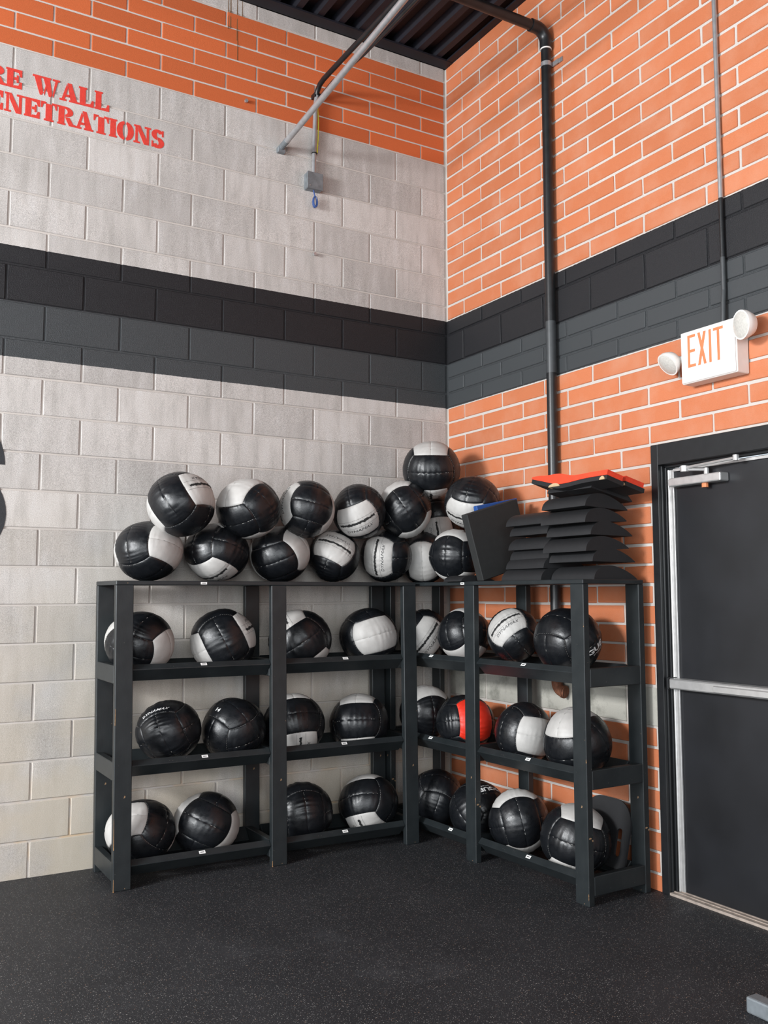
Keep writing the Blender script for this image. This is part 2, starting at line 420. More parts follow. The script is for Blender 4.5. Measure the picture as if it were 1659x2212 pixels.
mb = MB(); mb.box(-.014, .062, -1.922, -1.910, .990, 1.046); dpart('bar_end_cap', M_DOORF, mb, bevel=.002)
mb = MB(); mb.box(.0, .0615, -2.265, -1.945, 1.988, 2.030); cl = dpart('door_closer', M_ALU, mb, bevel=.006, seg=2)
def sub(name, m, mb, par, **k):
    o = mb.obj(name, m, None, **k); o.parent = par; return o
mb = MB(); mb.tube([(.03,-2.16,2.03),(.03,-2.16,2.062)], .012, 10); mb.tube([(.03,-2.16,2.055),(-.02,-2.07,2.062)], .009, 8); mb.tube([(-.02,-2.07,2.050),(-.02,-2.07,2.078)], .020, 12)
sub('closer_arm', M_ALU, mb, cl)
mb = MB(); mb.tube([(-.02,-2.07,2.068),(-.005,-2.36,2.083)], .007, 8); mb.tube([(-.005,-2.36,2.070),(-.005,-2.36,2.096)], .014, 10)
sub('closer_link', M_ALU, mb, cl)
mb = MB(); mb.tube([(.03,-2.15,1.988),(.03,-2.15,1.968)], .016, 10); sub('closer_cap', M_WOODCHIP, mb, cl)

# ---------------------------------------------------------------- stencilled lettering and painted mark on the block wall
def arc(cx, cy, ro, ri, a0, a1, n=14):
    A = [math.radians(a0+(a1-a0)*i/n) for i in range(n+1)]
    return [(cx+ro[0]*math.cos(a), cy+ro[1]*math.sin(a)) for a in A]+[(cx+ri[0]*math.cos(a), cy+ri[1]*math.sin(a)) for a in reversed(A)]
def R_(a, b, c, d): return [(a,b),(c,b),(c,d),(a,d)]
stemI = [R_(.06,0,.37,1), R_(0,0,.43,.10), R_(0,.90,.43,1)]
armT = [(.40,1),(.80,1),(.80,.64),(.70,.64),(.62,.84),(.40,.86)]
armB = [(x,1-y) for x,y in armT]
armM = [R_(.40,.43,.56,.57), R_(.53,.31,.63,.69)]
GL = {
 'I': (.43, stemI),
 'L': (.82, stemI+[armB]),
 'E': (.83, stemI+[armT, armB]+armM),
 'F': (.80, stemI+[armT]+armM),
 'T': (.84, [R_(.25,0,.59,.92), R_(.17,0,.67,.10), [(0,1),(.27,1),(.27,.90),(.14,.88),(.07,.66),(0,.66)], [(.84,1),(.57,1),(.57,.90),(.70,.88),(.77,.66),(.84,.66)]]),
 'N': (.98, [R_(.10,0,.24,.95), R_(0,0,.36,.10), R_(.74,.05,.88,1), R_(.62,.90,.98,1), [(.02,1),(.36,1),(.88,.0),(.60,.0),(.26,.70),(.26,.90),(.02,.90)]]),
 'A': (.98, [[(.40,1),(.62,1),(.94,.05),(.58,.05)], [(.37,.93),(.44,.74),(.26,.05),(.10,.05)], R_(0,0,.36,.10), R_(.50,0,1.0,.10), R_(.26,.24,.52,.37)]),
 'W': (1.36, [[(.06,1),(.40,1),(.55,.14),(.48,0),(.38,0)], [(.52,1),(.86,1),(1.01,.14),(.94,0),(.84,0)], [(.57,.14),(.61,0),(.76,.60),(.70,.70)], [(1.03,.12),(1.07,0),(1.30,.95),(1.16,.95)], R_(0,.90,.47,1), R_(.49,.90,.93,1), R_(1.02,.90,1.38,1)]),
 'P': (.80, stemI+[arc(.41,.70,(.44,.30),(.12,.17),-90,90)]),
 'R': (.90, stemI+[arc(.41,.73,(.42,.27),(.12,.15),-90,90), [(.40,.44),(.64,.44),(.84,.12),(.95,.12),(.95,0),(.62,0)]]),
 'O': (.90, [arc(.47,.5,(.46,.52),(.13,.38),-84,84), arc(.43,.5,(.46,.52),(.13,.38),96,264)]),
 'S': (.72, [arc(.38,.73,(.36,.30),(.06,.13),20,265), arc(.38,.28,(.38,.31),(.06,.13),-160,88), R_(.62,.66,.72,1), R_(.03,0,.13,.34)]),
}
def stencil(text, x_end, zb, h, sx, gap=.06):
    total = 0; adv = []
    for ch in text:
        w = .45 if ch == ' ' else GL[ch][0]; adv.append(w); total += w+gap
    x = x_end-(total-gap)*sx
    for ch, w in zip(text, adv):
        if ch != ' ':
            mb = MB()
            for ip, poly in enumerate(GL[ch][1]):
                mb.prism([(x+px*sx, zb+py*h) for px, py in poly], lambda a, b: (a, .001, b), lambda a, b: (a, -.0014-.00025*ip, b))
            mb.obj('stencil_letter', M_STENCIL, wl)
        x += (w+gap)*sx
stencil('FIRE WALL', -2.325, 4.213, .108, .108*.965, .02)
stencil('PENETRATIONS', -2.008, 4.072, .108, .108*.95, .02)
mb = MB(); mb.prism(arc(-3.07,2.14,(.25,.27),(.13,.15),0,180,24), lambda a,b: (a,.002,b), lambda a,b: (a,-.0022,b)); mb.obj('painted_mark', M_MARK, wl)
mb = MB(); mb.prism(arc(-3.07,1.88,(.263,.26),(.13,.14),-90,90,24), lambda a,b: (a,.002,b), lambda a,b: (a,-.0022,b)); mb.obj('painted_mark', M_MARK, wl)

M_DRIP = simple('rust_drip', (0.14, 0.075, 0.03), .7)
for (u_, v0_, v1_, w_) in ((494,-6,62,.0022),(499,-6,60,.003),(513,-6,88,.0022),(513,88,130,.0012),(524,-6,40,.0018)):
    a_ = un(u_, v0_, 1, 0); b_ = un(u_, v1_, 1, 0)
    MB().box(a_[0]-w_, a_[0]+w_, -.0020, .001, b_[2], a_[2]).obj('rust_drip', M_DRIP, wl)
# ---------------------------------------------------------------- racks
LEN = 1.785; PW = 0.089; PT = 0.038; DEP = 0.42; ZTOP = 1.506
SH = (1.077, 0.598, 0.110)          # front corner height of each tilted rail
post_me = MB().box(0, PW, 0, PT, 0, ZTOP).mesh('post', M_RACK, bevel=.003)
side_me = MB().box(0, PT, PT, DEP-PT, -.045, .045).mesh('side_rail', M_RACK, bevel=.003)
BAYL = (LEN-3*PW)/2
def rail_mesh(mirror):
    sec = [(.012, 0), (.039, .027), (.102, -.036), (.075, -.063)]
    if mirror: sec = [(DEP-d, z) for d, z in sec]
    return MB().prism(sec, lambda d, z: (0, d, z), lambda d, z: (BAYL, d, z)).mesh('back_rail' if mirror else 'front_rail', M_RACK, bevel=.003)
fr_me, br_me = rail_mesh(False), rail_mesh(True)
top_me = MB().box(0, LEN, 0, DEP, 0, .022).mesh('top_board', M_RACK, bevel=.003)
def sticker_mesh():
    a = .0135; mb = MB()
    mb.add([(-.017, .0255-.006-.0012, .0135-.006+.0012), (.017, .0255-.006-.0012, .0135-.006+.0012), (.017, .0255+.006-.0012, .0135+.006+.0012), (-.017, .0255+.006-.0012, .0135+.006+.0012)], [(0,1,2,3)])
    return mb.mesh('sticker', M_STICK)
st_me = sticker_mesh()
st2_me = MB().box(-.017, .017, -.0012, 0, .004, .017).mesh('sticker', M_STICK)
pr_me = MB().box(-.010, .010, -.0016, -.0012, .009, .012).mesh('print', M_INK)
pr2 = MB(); pr2.add([(-.010,.0255-.0015-.0016,.0135-.0015+.0016),(.010,.0255-.0015-.0016,.0135-.0015+.0016),(.010,.0255+.0015-.0016,.0135+.0015+.0016),(-.010,.0255+.0015-.0016,.0135+.0015+.0016)],[(0,1,2,3)])
pr2_me = pr2.mesh('print', M_INK)
def rack(name, label, loc, rz, lean, stick, top_stick):
    r = empty(name, loc, rz); tag(r, label, 'rack', 'wooden ball racks')
    px = [0, PW+BAYL, 2*PW+2*BAYL]
    for i, x in enumerate(px):
        for y in (0, DEP-PT):
            inst('post', post_me, r, (x, y, 0), (0, -lean, 0))
        for z in SH:
            zz = max(z-.022, .075)
            xo = x if i < 2 else x+PW-PT
            inst('side_rail', side_me, r, (xo-lean*zz, 0, zz))
    for k in range(2):
        for z in SH:
            x = px[k]+PW
            inst('front_rail', fr_me, r, (x-lean*z, 0, z)); inst('back_rail', br_me, r, (x-lean*z, 0, z))
    inst('top_board', top_me, r, (-lean*ZTOP, 0, ZTOP))
    for (x, sh) in stick:
        s = inst('sticker', st_me, r, (x-lean*SH[sh], 0, SH[sh])); inst('print', pr2_me, s)
    for x in top_stick:
        s = inst('sticker', st2_me, r, (x-lean*ZTOP, 0, ZTOP)); inst('print', pr_me, s)
    return r
M_CHIP = simple('bare_wood', (0.50, 0.27, 0.11), .7, var=.25, nscale=80)
RO = np.array([-.537, -.043, 0]); RA = math.radians(-90+2.2)
REX = np.array([math.cos(RA), math.sin(RA), 0]); REY = np.array([-math.sin(RA), math.cos(RA), 0])
def lx(u, v): return float(un(u, v, 1, -.45)[0]+2.325)
def rxl(u, v):
    d = ray(u, v); t = (.02-(CAM-RO)@REY)/(d@REY); return float((CAM+t*d-RO)@REX)
rk1 = rack('ball_rack', 'dark wooden ball rack of three tiers standing along the grey block wall', (-2.325, -.47, 0), 0, .012,
     [(lx(442,1434)+.01,0),(lx(748,1420)+.01,0),(lx(446,1637),1),(lx(747,1612),1),(lx(438,1843),2),(lx(747,1800),2)], [lx(437,1258)+.02])
rk2 = rack('ball_rack', 'dark wooden ball rack of three tiers standing along the orange wall by the exit door', tuple(RO), RA, 0.0,
     [(rxl(930,1414),0),(rxl(1129,1431),0),(rxl(929,1598),1),(rxl(1139,1644),1),(rxl(972,1797),2),(rxl(1140,1855),2)], [rxl(1005,1261)])

def chip(r, x, y, z0, z1, lean, w=.004):
    mb = MB(); n = 5
    for k in range(n):
        zz0 = z0+(z1-z0)*k/n; zz1 = z0+(z1-z0)*(k+1)/n; ww = w*random.uniform(.5, 1.2)
        mb.box(x-.0006, x+ww, y-.0008, y+ww, zz0, zz1)
    o = mb.obj('paint_chip', M_CHIP, r); o.location.x = -lean*(z0+z1)/2; o['label'] = 'bare wood where the paint is chipped'
def zrow(v_): return float(un(245, v_, 1, -.47)[2])
chip(rk1, .002, .001, zrow(1568), zrow(1532), .012); chip(rk1, .002, .001, zrow(1838), zrow(1770), .012); chip(rk1, .002, .001, .0, .06, .012, .003)
chip(rk1, PW+BAYL+.002, .001, 0, .03, .012, .003)
chip(rk2, LEN-.005, .001, .03, .06, 0, .004); chip(rk2, LEN-.005, .001, .66, .68, 0, .004); chip(rk2, LEN-.005, .001, 1.30, 1.315, 0, .004)
chip(rk2, PW*2+BAYL-.005, .001, .30, .36, 0, .003)
# ---------------------------------------------------------------- medicine balls
KW = 0.219
def wf_(a): return 1-KW*(1-a*a)
AX = {'X': np.array([1.,0,0]), 'Y': np.array([0,1.,0]), 'Z': np.array([0,0,1.])}
FACES = [('Z','X','Y',1), ('Z','X','Y',-1), ('X','Y','Z',1), ('X','Y','Z',-1), ('Y','Z','X',1), ('Y','Z','X',-1)]
def face_dir(fc, s, t):
    n, e, a, sg = FACES[fc]
    x = s/wf_(t); y = t*wf_(s)+(t/wf_(t)-t)*s*s
    v = AX[e][None]*x[...,None]+AX[a][None]*(sg*y)[...,None]+AX[n][None]*sg
    return v/np.linalg.norm(v, axis=-1, keepdims=True)
def lump(d, rs):
    out = 0
    for k in range(5):
        out = out+np.sin(d@rs['k'][k]+rs['p'][k])*rs['a'][k]
    return out
def ball_r(fc, s, t, d, rs):
    de = np.minimum(1-np.abs(s), 1-np.abs(t)); ds = np.abs(t)
    ph = rs['ph'][fc]; am = rs['am'][fc]
    r = 1-.020*np.exp(-de/.06)-.016*np.exp(-ds/.045)+.010*np.cos(s*np.pi/2)*np.cos(t*np.pi/2)
    wv = np.sin(32*s+ph+2.4*np.sin(6*s+2*ph)); wv = np.sign(wv)*np.abs(wv)**.8
    r = r+am*.015*np.exp(-ds/(.20+.10*np.sin(5*s+ph)))*(1-s*s)*wv*(1-np.exp(-ds/.03))
    ed = 1-np.abs(t)
    r = r+am*.009*np.exp(-ed/.16)*(1-s*s)*np.sin(24*s+3*ph+1.5*np.sin(9*s))*(1-np.exp(-ed/.03))
    return r+lump(d, rs)
VARS = []
rg = np.random.RandomState(3)
for v in range(5):
    rs = dict(k=rg.normal(0, 2.6, (5,3)), p=rg.uniform(0, 6.28, 5), a=rg.uniform(.003, .010, 5), ph=rg.uniform(0, 6.28, 6), am=rg.uniform(.4, 1.2, 6))
    VARS.append(rs)
NS, NTT = 58, 11
tt0 = np.array([0,.03,.07,.13,.22,.34,.48,.63,.77,.88,.95,1.0])
ss = np.concatenate([[-1,-.95,-.88], np.linspace(-.8,.8,NS-5), [.88,.95,1]])
pan_cache = {}
def panel_mesh(v, fc, side, m):
    k = (v, fc, side, m.name)
    if k in pan_cache: return pan_cache[k]
    S, T = np.meshgrid(ss, tt0*side, indexing='ij')
    d = face_dir(fc, S, T); r = ball_r(fc, S, T, d, VARS[v]); P = (d*r[...,None]).reshape(-1,3)
    nt_ = len(tt0); fs = []
    for i in range(len(ss)-1):
        for j in range(nt_-1):
            q = (i*nt_+j, (i+1)*nt_+j, (i+1)*nt_+j+1, i*nt_+j+1); fs.append(q if side > 0 else q[::-1])
    me = bpy.data.meshes.new('panel'); me.from_pydata(P.tolist(), [], fs)
    for p_ in me.polygons: p_.use_smooth = True
    me.materials.append(m); pan_cache[k] = me; return me
def surf(fc, s, t, v, lift):
    s = np.asarray(s, float); t = np.asarray(t, float)
    d = face_dir(fc, s, t); return d*(ball_r(fc, s, t, d, VARS[v])+lift)[...,None]
def strip(mb, fc, v, s0, s1, t0, t1, lift, n=1):
    a = np.linspace(s0, s1, n+1)
    A = surf(fc, a, np.full(n+1, t0), v, lift); B = surf(fc, a, np.full(n+1, t1), v, lift)
    mb.add(list(A)+list(B), [(i, i+1, n+1+i+1, n+1+i) for i in range(n)])
st_cache = {}
def stitch_mesh(v):
    if v not in st_cache:
        mb = MB(); rr = random.Random(v)
        for fc in range(6):
            for sd in (-1, 1):
                for k in range(20):
                    if rr.random() < .22: continue
                    s0 = -.96+k*.097; strip(mb, fc, v, s0, s0+.055, sd*.960, sd*.971, .0045)
            for k in range(18):
                if rr.random() < .70: continue
                s0 = -.9+k*.1; strip(mb, fc, v, s0, s0+.05, -.012, .006, .004)
        st_cache[v] = mb.mesh('stitching', M_THREAD)
    return st_cache[v]
lc_cache = {}
def lace_mesh(v):
    if v not in lc_cache:
        mb = MB(); rr = random.Random(10+v); n = 34
        a = np.linspace(-.72, .72, n+1)
        up = np.array([.040+rr.uniform(-.012,.035) for _ in a]); dn = np.array([-.040-rr.uniform(-.012,.035) for _ in a])
        A = surf(0, a, up, v, .010); B = surf(0, a, dn, v, .010)
        mb.add(list(A)+list(B), [(i, i+1, n+2+i, n+1+i) for i in range(n)])
        lc_cache[v] = mb.mesh('lace', M_LACE)
    return lc_cache[v]
sl_cache = {}
def seamline_mesh(v):
    if v not in sl_cache:
        mb = MB()
        for t in (-.22, .17):
            for k in range(30):
                s0 = -.92+k*.0615; strip(mb, 0, v, s0, s0+.05, t-.006, t+.004, .004)
        sl_cache[v] = mb.mesh('seam_line', M_THREADD)
    return sl_cache[v]
# text outlines
def text_mesh(txt, shear=0.0, bold=0.0, space=1.0):
    c = bpy.data.curves.new('txt', 'FONT'); c.body = txt; c.size = 1.0; c.shear = shear; c.offset = bold; c.space_character = space
    c.resolution_u = 3
    o = bpy.data.objects.new('txt', c); COL.objects.link(o)
    bpy.context.view_layer.update()
    me = bpy.data.meshes.new_from_object(o.evaluated_get(bpy.context.evaluated_depsgraph_get()))
    bm = bmesh.new(); bm.from_mesh(me); bmesh.ops.triangulate(bm, faces=bm.faces)
    for _ in range(2):
        ed = [e for e in bm.edges if e.calc_length() > .25]
        if ed: bmesh.ops.subdivide_edges(bm, edges=ed, cuts=1)
    bmesh.ops.triangulate(bm, faces=bm.faces)
    V = np.array([tuple(q.co)[:2] for q in bm.verts]); bm.verts.index_update(); Fa = [tuple(q.index for q in f.verts) for f in bm.faces]
    bm.free(); bpy.data.objects.remove(o); bpy.data.curves.remove(c); bpy.data.meshes.remove(me)
    V[:,0] -= (V[:,0].min()+V[:,0].max())/2
    return V, Fa
TXT = {'dyn': text_mesh('DYNAMAX', .35, .0, 1.05), 'dynb': text_mesh('DYNAMAX', .35, .012, 1.05), 'rog': text_mesh('ROGUE', 0, .035, 1.0), 'sub': text_mesh('FITNESS', 0, .02, 1.3), '14': text_mesh('14', .1, .03, 1.0)}
tx_cache = {}
def wrap_text(key, v, m, sw, t0, th, s0=0.0, fc=0):
    """width sw in s, base line at t0, cap height th (towards the centre seam when t0 < 0)"""
    k = (key, v, m.name, sw, t0, th, s0)
    if k not in tx_cache:
        V, Fa = TXT[key]; wd = V[:,0].max()-V[:,0].min()
        s = s0+V[:,0]/wd*sw; t = t0+V[:,1]/.70*th
        P = surf(fc, s, t, v, .006)
        mb = MB(); mb.add(list(P), Fa); me = mb.mesh('lettering', m); tx_cache[k] = me
    return tx_cache[k]

def v3(p):
    p = np.array(p, float)
    if len(p) == 3: return p/np.linalg.norm(p)
    r2 = p@p
    if r2 > .98: p = p*math.sqrt(.98/r2); r2 = .98
    return np.array([p[0], p[1], math.sqrt(1-r2)])
def tang(n, d):
    d = np.array(list(d)+[0.0]*(3-len(d)), float)
    if abs(n[2]) > .25 and d[2] == 0:        # keep the drawn 2-D direction, tilt it onto the surface
        d[2] = -(n[0]*d[0]+n[1]*d[1])/n[2]
    d = d-n*(n@d); return d/np.linalg.norm(d)
def orient(spec):
    mode, p, d = spec[:3]; n = v3(p); t = tang(n, d)
    c52, s52, c38, s38 = math.cos(.9076), math.sin(.9076), math.cos(.6632), math.sin(.6632)
    if mode == 'C': return n, t
    if mode == 'E': return c52*n+s52*t, -s52*n+c52*t
    if mode == 'S':
        N_ = c38*n+s38*t; return N_, np.cross(t, n)
    if mode == 'K': return t, np.cross(n, t)
    if mode == 'X': return t, n
GB = 'medicine balls on the corner racks'
nball = [0]
def ball(pos, rx, rz_, spec, kind, label, flip=False, mark=None, plain=False, squash=None, s0=0.0):
    """spec gives the grey (or lettered) panel pair in view terms; plain: the visible pair is the one without lace; flip turns the lettering round"""
    pos = np.array(pos, float); v = nball[0] % 5; nball[0] += 1
    e = empty('medicine_ball', (pos[0], pos[1], pos[2]-rz_)); tag(e, label, 'medicine ball', GB)
    e.scale = (rx, rx, rz_)
    if squash == 'y': e.scale = (rx, min(rx, .168), rz_)
    if squash == 'x': e.scale = (min(rx, .168), rx, rz_)
    fwd = pos-CAM; fwd /= np.linalg.norm(fwd)
    rt = np.cross(fwd, [0,0,1]); rt /= np.linalg.norm(rt); up = np.cross(rt, fwd)
    B = np.stack([rt, up, -fwd], 1)
    n, s = orient(spec); n = n/np.linalg.norm(n); s = s-n*(n@s); s = s/np.linalg.norm(s)
    if flip: s = -s
    if plain: n = -n
    Zw, Xw = B@n, B@s; Yw = np.cross(Zw, Xw)
    Rm = Matrix((( *map(float,(Xw[0],Yw[0],Zw[0])),), (*map(float,(Xw[1],Yw[1],Zw[1])),), (*map(float,(Xw[2],Yw[2],Zw[2])),)))
    loc = Matrix.Translation((0,0,1)) @ Rm.to_4x4()
    def put(name, me, lab=None):
        o = bpy.data.objects.new(name, me); link(o, e); o.matrix_local = loc
        if lab: o['label'] = lab
        return o
    pale = {'grey': M_VGREY, 'red': M_VRED, 'black': M_VBLACK}[kind]
    for fc in range(6):
        for sd in (1, -1):
            m = pale if fc < 2 else M_VBLACK
            o = put('panel', panel_mesh(v, fc, sd, m))
            if fc < 2 and kind != 'black': o['label'] = {'grey': 'light grey vinyl panel', 'red': 'red vinyl panel'}[kind]
    put('stitching', stitch_mesh(v))['kind'] = 'stuff'
    if kind == 'grey':
        put('lace', lace_mesh(v)); put('seam_line', seamline_mesh(v))['kind'] = 'stuff'
        put('lettering', wrap_text('dyn', v, M_INK, 1.0, -.44, .15))
    if mark == 'dyn': put('lettering', wrap_text('dynb', v, M_WINK, 1.0, -.78, .17)); put('lace', lace_mesh(v))
    if mark == 'rogue':
        put('lettering', wrap_text('rog', v, M_WINK, .98, -.32, .21, s0)); put('small_lettering', wrap_text('sub', v, M_WINK, .42, -.48, .07, .28+s0))
    if mark == '14': put('lettering', wrap_text('14', v, M_WINK, .16, -.62, .18, -.10))
    return e

YL = -.26
def pL(u, v, y=YL): return un(u, v, 1, y)
def pR(u, v, d=.21):
    r = ray(u, v); t = (d-(CAM-RO)@REY)/(r@REY); return CAM+t*r
def place(P, u, v, rx, ry, *a, **k):
    z = float((P-CAM)@FWD); ball(P, rx*z/F_PX, ry*z/F_PX, *a, **k)
TL = lambda u, v, rx, ry, y, spec, kind, label, **k: place(pL(u, v, y), u, v, rx, ry, spec, kind, label, **k)
TR = lambda u, v, rx, ry, d, spec, kind, label, **k: place(pR(u, v, d), u, v, rx, ry, spec, kind, label, **k)
T_ = ' in lower row atop left rack'
S_ = ' in upper row atop left rack'
# on top, bottom row
TL(321,1190,72,64.5,-.205, ('E',(0,.43),(1,-.1)), 'grey', 'black medicine ball with grey right side, first'+T_, plain=True)
TL(469,1193,69,63,-.205, ('E',(.40,-.42),(-.6,-.8)), 'grey', 'black medicine ball with laced grey underside, second'+T_, flip=True)
TL(604,1197,65,60,-.205, ('S',(.52,.02),(.8,.5)), 'grey', 'black medicine ball with grey upper right, third'+T_, plain=True)
TL(721,1201,55.5,56,-.205, ('C',(.04,.48),(.92,-.39)), 'grey', 'medicine ball with slanting black lace on grey top, fourth'+T_, flip=True)
TL(833,1201,55.5,56,-.205, ('C',(-.40,-.06),(.04,1)), 'grey', 'medicine ball with upright lace and lettering on grey, fifth'+T_)
TL(915,1206,52,56,-.19, ('C',(-.05,-.2),(.05,-1)), 'grey', 'medicine ball showing a plain grey seam, squeezed in the corner atop the racks', plain=True)
TR(985,1200,57,57.5,.20, ('K',(-.42,-.05),(0,1)), 'grey', 'black medicine ball with pale top and bottom beside the leaning foam block')
# on top, second row
TL(391,1089,72,70.5,-.325, ('E',(.1,.5),(.9,.35)), 'grey', 'black medicine ball with laced grey top right, first'+S_, flip=True)
TL(537,1099,69,65.5,-.325, ('E',(-.72,.05),(0,1)), 'grey', 'black medicine ball with grey upper left, second'+S_, plain=True)
TL(663,1100,60,62,-.325, ('S',(-.57,.37),(-1,0)), 'grey', 'black medicine ball with lettered grey left side, third'+S_)
TL(776,1105,57.5,59,-.325, ('C',(-.08,-.42),(.94,.34)), 'grey', 'medicine ball with slanting lace on grey lower half, fourth'+S_)
TL(874,1100,58,63,-.325, ('K',(.05,.02),(-.6,.8)), 'grey', 'mostly black medicine ball with pale top left rim, fifth'+S_)
TL(946,1120,52,56,-.17, ('E',(-.1,.05),(.15,-1)), 'grey', 'half hidden medicine ball with grey lower half in the corner, under the topmost ball')
TR(1021,1086,61,58,.20, ('S',(-.27,0),(-.2,-1)), 'grey', 'medicine ball with black top and laced grey below, behind the blue pad', flip=True)
TL(931,1015,61.5,62,-.36, ('X',(0,-.12),(0,1)), 'grey', 'topmost medicine ball of the pile, black with a grey cap', plain=True)
# upper shelf
U_ = ' on upper left shelf'
TL(302,1388,74,66,YL, ('C',(.84,-.45),(-.3,-.9)), 'grey', 'black medicine ball with grey lower right behind end post, leftmost'+U_, plain=True, squash='y')
TL(482,1384,71,68,YL, ('X',(.07,0),(.88,.45)), 'grey', 'black medicine ball with grey at both sides, second from left'+U_, squash='y')
TL(648,1384,69,66,YL, ('X',(.08,-.1),(-.56,.83)), 'grey', 'black medicine ball with grey top left behind the middle post'+U_, squash='y')
TL(797,1374,65,60,YL, ('E',(-.46,-.19),(1,.27)), 'grey', 'medicine ball with a large plain grey face, rightmost'+U_, plain=True, squash='y')
V_ = ' on upper right shelf'
TR(916,1373,54,56,.20, ('C',(.15,-.1),(.6,.8)), 'grey', 'medicine ball with slanting lace on grey, leftmost'+V_, squash='x')
TR(1003,1371,58,56,.21, ('C',(0,-.95,.31),(.75,.2,.63)), 'grey', 'black medicine ball with pale underside behind post, second from left'+V_, plain=True, squash='x')
TR(1109,1371,57,57,.21, ('S',(-.02,0),(-.62,.78)), 'grey', 'medicine ball with curved lace and lettering on grey top left'+V_, squash='x')
TR(1225,1384,78,70,.21, ('C',(.74,-.04),(.62,.75)), 'black', 'large all black medicine ball with white lettering, rightmost'+V_, mark='rogue', s0=-.26, squash='x')
# middle shelf
U_ = ' on middle left shelf'
TL(365,1578,70,64,YL, ('K',(-.15,-.25),(-.42,.9)), 'black', 'all black medicine ball with white script lettering'+U_, mark='dyn', flip=True, squash='y')
TL(505,1574,69,66,YL, ('C',(-.12,.80),(.80,-.45,.0)), 'black', 'all black medicine ball with a white number'+U_, mark='14', squash='y')
TL(635,1565,66.5,65,YL, ('X',(.15,.38),(.2,-1)), 'grey', 'black medicine ball with grey bottom behind the middle post'+U_, squash='y')
TL(776,1561,64,62,YL, ('X',(-.1,.1),(-.05,1)), 'grey', 'black medicine ball with grey cap and thin pale bottom, rightmost'+U_, plain=True, squash='y')
V_ = ' on middle right shelf'
TR(921,1539,57,59,.20, ('K',(.3,-.25),(0,1)), 'grey', 'black medicine ball with grey top, leftmost'+V_, plain=True, squash='x')
TR(1005,1560,65.5,58,.20, ('S',(-.22,.1),(1,.1)), 'red', 'black medicine ball with a bright red side', squash='x')
TR(1132,1583,63,64,.21, ('E',(-.25,0),(1,-.2)), 'grey', 'medicine ball with a plain grey patch facing right, third from left'+V_, plain=True, squash='x')
TR(1246,1602,77,72,.21, ('E',(-.6,.1),(.1,1)), 'grey', 'black medicine ball with pale upper left behind end post, rightmost'+V_, plain=True, squash='x')
# bottom shelf
U_ = ' on bottom left shelf'
TL(304,1796,76,66,YL, ('E',(.2,.5),(-1,.15)), 'grey', 'medicine ball with grey upper left behind end post, leftmost'+U_, plain=True, squash='y')
TL(447,1779,71,66,YL, ('K',(-.05,.05),(-.87,.48)), 'grey', 'shiny black medicine ball with grey rims both sides, second from left'+U_, squash='y')
TL(652,1755,68,64,YL, ('K',(.2,-.15),(-.1,1)), 'black', 'all black medicine ball beside the middle post'+U_, squash='y')
TL(796,1736,65.5,62,YL, ('E',(-.35,-.36),(.35,-1)), 'grey', 'black medicine ball with grey wedge at the bottom, rightmost'+U_, squash='y')
V_ = ' on bottom right shelf'
TR(942,1723,61,60,.21, ('C',(.3,.7),(.9,-.3)), 'black', 'wrinkled all black medicine ball, leftmost'+V_, squash='x')
TR(1033,1752,63,63,.21, ('C',(.58,.62),(-1,.05)), 'black', 'all black medicine ball with upside-down white lettering'+V_, mark='rogue', squash='x')
TR(1122,1774,65,67,.21, ('K',(.1,-.05),(-.24,.97)), 'grey', 'black medicine ball with a pale crescent on top, third from left'+V_, squash='x')
TR(1243,1812,80,74,.21, ('X',(0,-.2),(.25,.97)), 'grey', 'black medicine ball with square grey top patch behind end post, rightmost'+V_, plain=True, squash='x')

# ---------------------------------------------------------------- foam mats on top of the right rack
def mat_mesh(L, H, Wd):
    """arched sit-up mat: arch along x (0..L), steep end first, width along +y (0..Wd)"""
    top = []; n = 18
    for i in range(n+1):
        a = (i/n)**1.5; top.append((a*L, H*(math.sin(math.pi*a**0.66))**0.72 if 0 < a < .999 else 0))
    poly = [(0,0)]+[(x, max(z, .004)) for x, z in top]+[(L,0)]
    return MB().prism(poly, lambda x, z: (x, 0, z), lambda x, z: (x, Wd, z)).mesh('foam_mat', M_FOAM, smooth=True)
mm = mat_mesh(.285, .070, .325)
GM = 'stacked arched foam mats'
def put_mat(u0, v0, u1, v1, yside, label, zfix=None):
    a = un(u0, v0, 1, yside)
    b_ = un(u1, v1, 1, yside) if u1 else a+np.array([.3,0,0])
    tilt = math.atan2(b_[2]-a[2], b_[0]-a[0])
    o = inst('foam_mat', mm, None, (a[0], yside, a[2] if zfix is None else zfix), (0, -tilt, random.uniform(-.03, .03)))
    tag(o, label, 'foam mat', GM); return o
ZT = ZTOP+.0225
ordn = ['lowest', 'second from bottom', 'third from bottom', 'fourth from bottom', 'third from top', 'second from top', 'topmost']
sp = [(1283.5,1245,1392,1247),(1280,1212,1400,1216),(1266,1190,1386,1184),(1276,1154,1392,1160),(1264,1127,1389,1126),(1264,1092,1382,1106),(1277,1053,1387,1092)]
for (q, nm) in zip(sp, ordn):
    put_mat(*q, -1.795, 'black arched foam mat, '+nm+' in the stack next to the exit door', ZT if nm == 'lowest' else None)
sp = [(1168.5,1251),(1174,1227),(1185,1206),(1181,1184),(1182,1152),(1175,1130)]
ordn = ['lowest', 'second from bottom', 'third from bottom', 'third from top', 'second from top', 'topmost']
for (q, nm) in zip(sp, ordn):
    put_mat(*q, None, None, -1.462, 'black arched foam mat, '+nm+' in the stack beside the leaning foam block', ZT if nm == 'lowest' else None)

